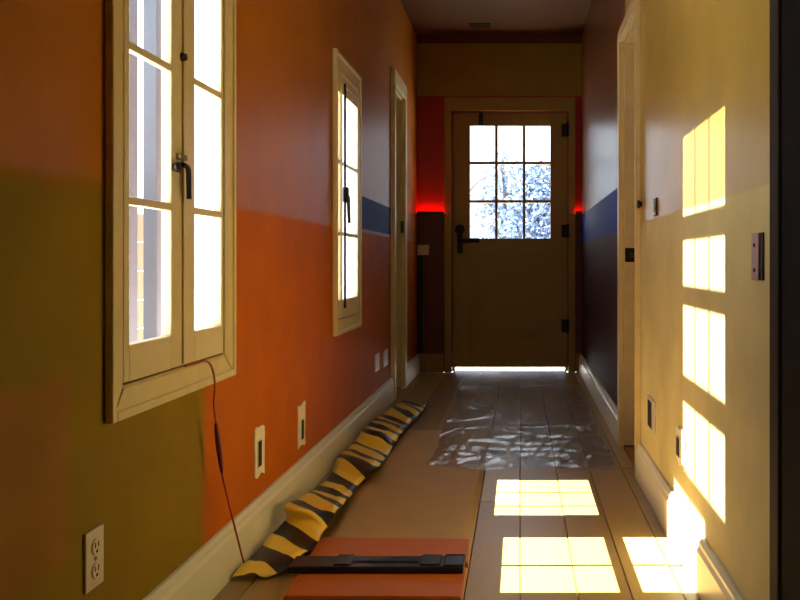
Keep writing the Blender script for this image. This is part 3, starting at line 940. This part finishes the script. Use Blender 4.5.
# pale posts and rails seen through the casement
for k, (yy, lb) in enumerate(((4.75, 'pale grey garden post with the fence rails ending at it'), (5.10, 'pale grey garden post behind the fence rails'))):
    r = thing('garden_post', lb, 'post', (-2.1, yy, -0.07))
    obj('shaft', box(B(), -2.14, -2.06, yy - 0.05, yy + 0.05, -0.07, 2.6, 0.006), 'post', r)
    obj('cap', box(B(), -2.16, -2.04, yy - 0.07, yy + 0.07, 2.6, 2.64, 0.006), 'post', r)
r = thing('garden_fence', 'low weathered plank fence outside the casement window', 'fence', (-2.5, 4.9, -0.07))
for k in range(6):
    obj('fence_board', box(B(), -2.52, -2.49, 3.9, 6.4, 0.05 + k * 0.19, 0.232 + k * 0.19, 0.004), 'fence', r)
for yy in (4.05, 5.3, 6.3):
    obj('fence_post', box(B(), -2.58, -2.52, yy - 0.04, yy + 0.04, -0.07, 1.25, 0.004), 'fence', r)

# beyond the back door: blue-grey trees and a pale house
def tree(loc, h, rad, n, seed, label, zlo):
    rnd = random.Random(seed)
    r = thing('garden_tree', label, 'tree', loc)
    bm = B()
    L = Vector(loc)
    tube(bm, spline([L, L + Vector((0.05, 0, h * 0.4)), L + Vector((-0.04, 0.05, h * 0.9))], 4), [0.09 - 0.07 * i / 8 for i in range(9)], 8)
    for k in range(9):
        a_ = rnd.uniform(0, 6.28); z_ = h * rnd.uniform(0.3, 0.75)
        s_ = L + Vector((0, 0, z_))
        tube(bm, [s_, s_ + Vector((math.cos(a_) * rad * 0.5, math.sin(a_) * rad * 0.5, 0.25)), s_ + Vector((math.cos(a_) * rad * 0.9, math.sin(a_) * rad * 0.9, 0.35))], [0.03, 0.02, 0.008], 5)
    obj('trunk', bm, 'bark', r)
    bm = B()
    for k in range(n):
        while True:
            q = Vector((rnd.uniform(-1, 1), rnd.uniform(-1, 1), rnd.uniform(-1, 1)))
            if q.length < 1: break
        c = L + Vector((q.x * rad, q.y * rad, zlo + (h - zlo) * (q.z + 1) / 2))
        u = Vector((rnd.gauss(0, 1), rnd.gauss(0, 1), rnd.gauss(0, 1))).normalized()
        v = u.cross(Vector((rnd.gauss(0, 1), rnd.gauss(0, 1), rnd.gauss(0, 1)))).normalized()
        s_ = rnd.uniform(0.025, 0.05)
        bm.faces.new([bm.verts.new(c + u * s_), bm.verts.new(c + v * s_ * 0.5), bm.verts.new(c - u * s_), bm.verts.new(c - v * s_ * 0.5)])
    lo = obj('foliage', bm, 'leaf', r); lo['kind'] = 'stuff'
tree((0.30, 11.2, -0.07), 2.2, 0.50, 8000, 1, 'dense blue-grey bushy tree behind the hinge-side door panes', 0.3)
tree((-0.20, 12.4, -0.07), 2.5, 0.42, 1500, 2, 'looser blue-grey tree behind the middle door panes', 0.9)
tree((-1.02, 13.4, -0.07), 1.7, 0.35, 1200, 3, 'low blue-grey bush behind the latch-side door panes', 0.2)
r = thing('bare_branch', 'bare dark branch crossing the sky behind the latch-side panes', 'branch', (-0.95, 10.0, -0.07))
bm = B(); tube(bm, spline([(-0.95, 10, -0.07), (-0.93, 10, 0.9), (-0.66, 10, 1.5), (-0.48, 10, 1.76), (-0.30, 10, 1.86)], 5), [0.025 - 0.0009 * i for i in range(21)], 6)
obj('stem', bm, 'bark', r)
bm = B(); tube(bm, spline([(-0.60, 10, 1.6), (-0.52, 10.02, 1.62), (-0.42, 10.05, 1.60)], 4), 0.006, 5)
obj('twig', bm, 'bark', r)
r = thing('garden_house', 'pale blue house wall with a roof beyond the trees', 'house', (0.9, 17, -0.07))
obj('wall', box(B(), -0.35, 3.6, 17, 19, -0.07, 2.0), 'house', r)
obj('roof', prism(B(), [(-0.5, 2.0), (3.75, 2.0), (1.6, 3.0)], 1, 16.8, 19.2), 'post', r)
for k in range(2):
    wo = obj('house_window', box(B(), 0.1 + k * 1.2, 0.75 + k * 1.2, 16.97, 17.0, 0.7, 1.5), 'post', r)
    obj('pane', box(B(), 0.15 + k * 1.2, 0.70 + k * 1.2, 16.96, 16.97, 0.75, 1.45), 'grey_metal', wo)
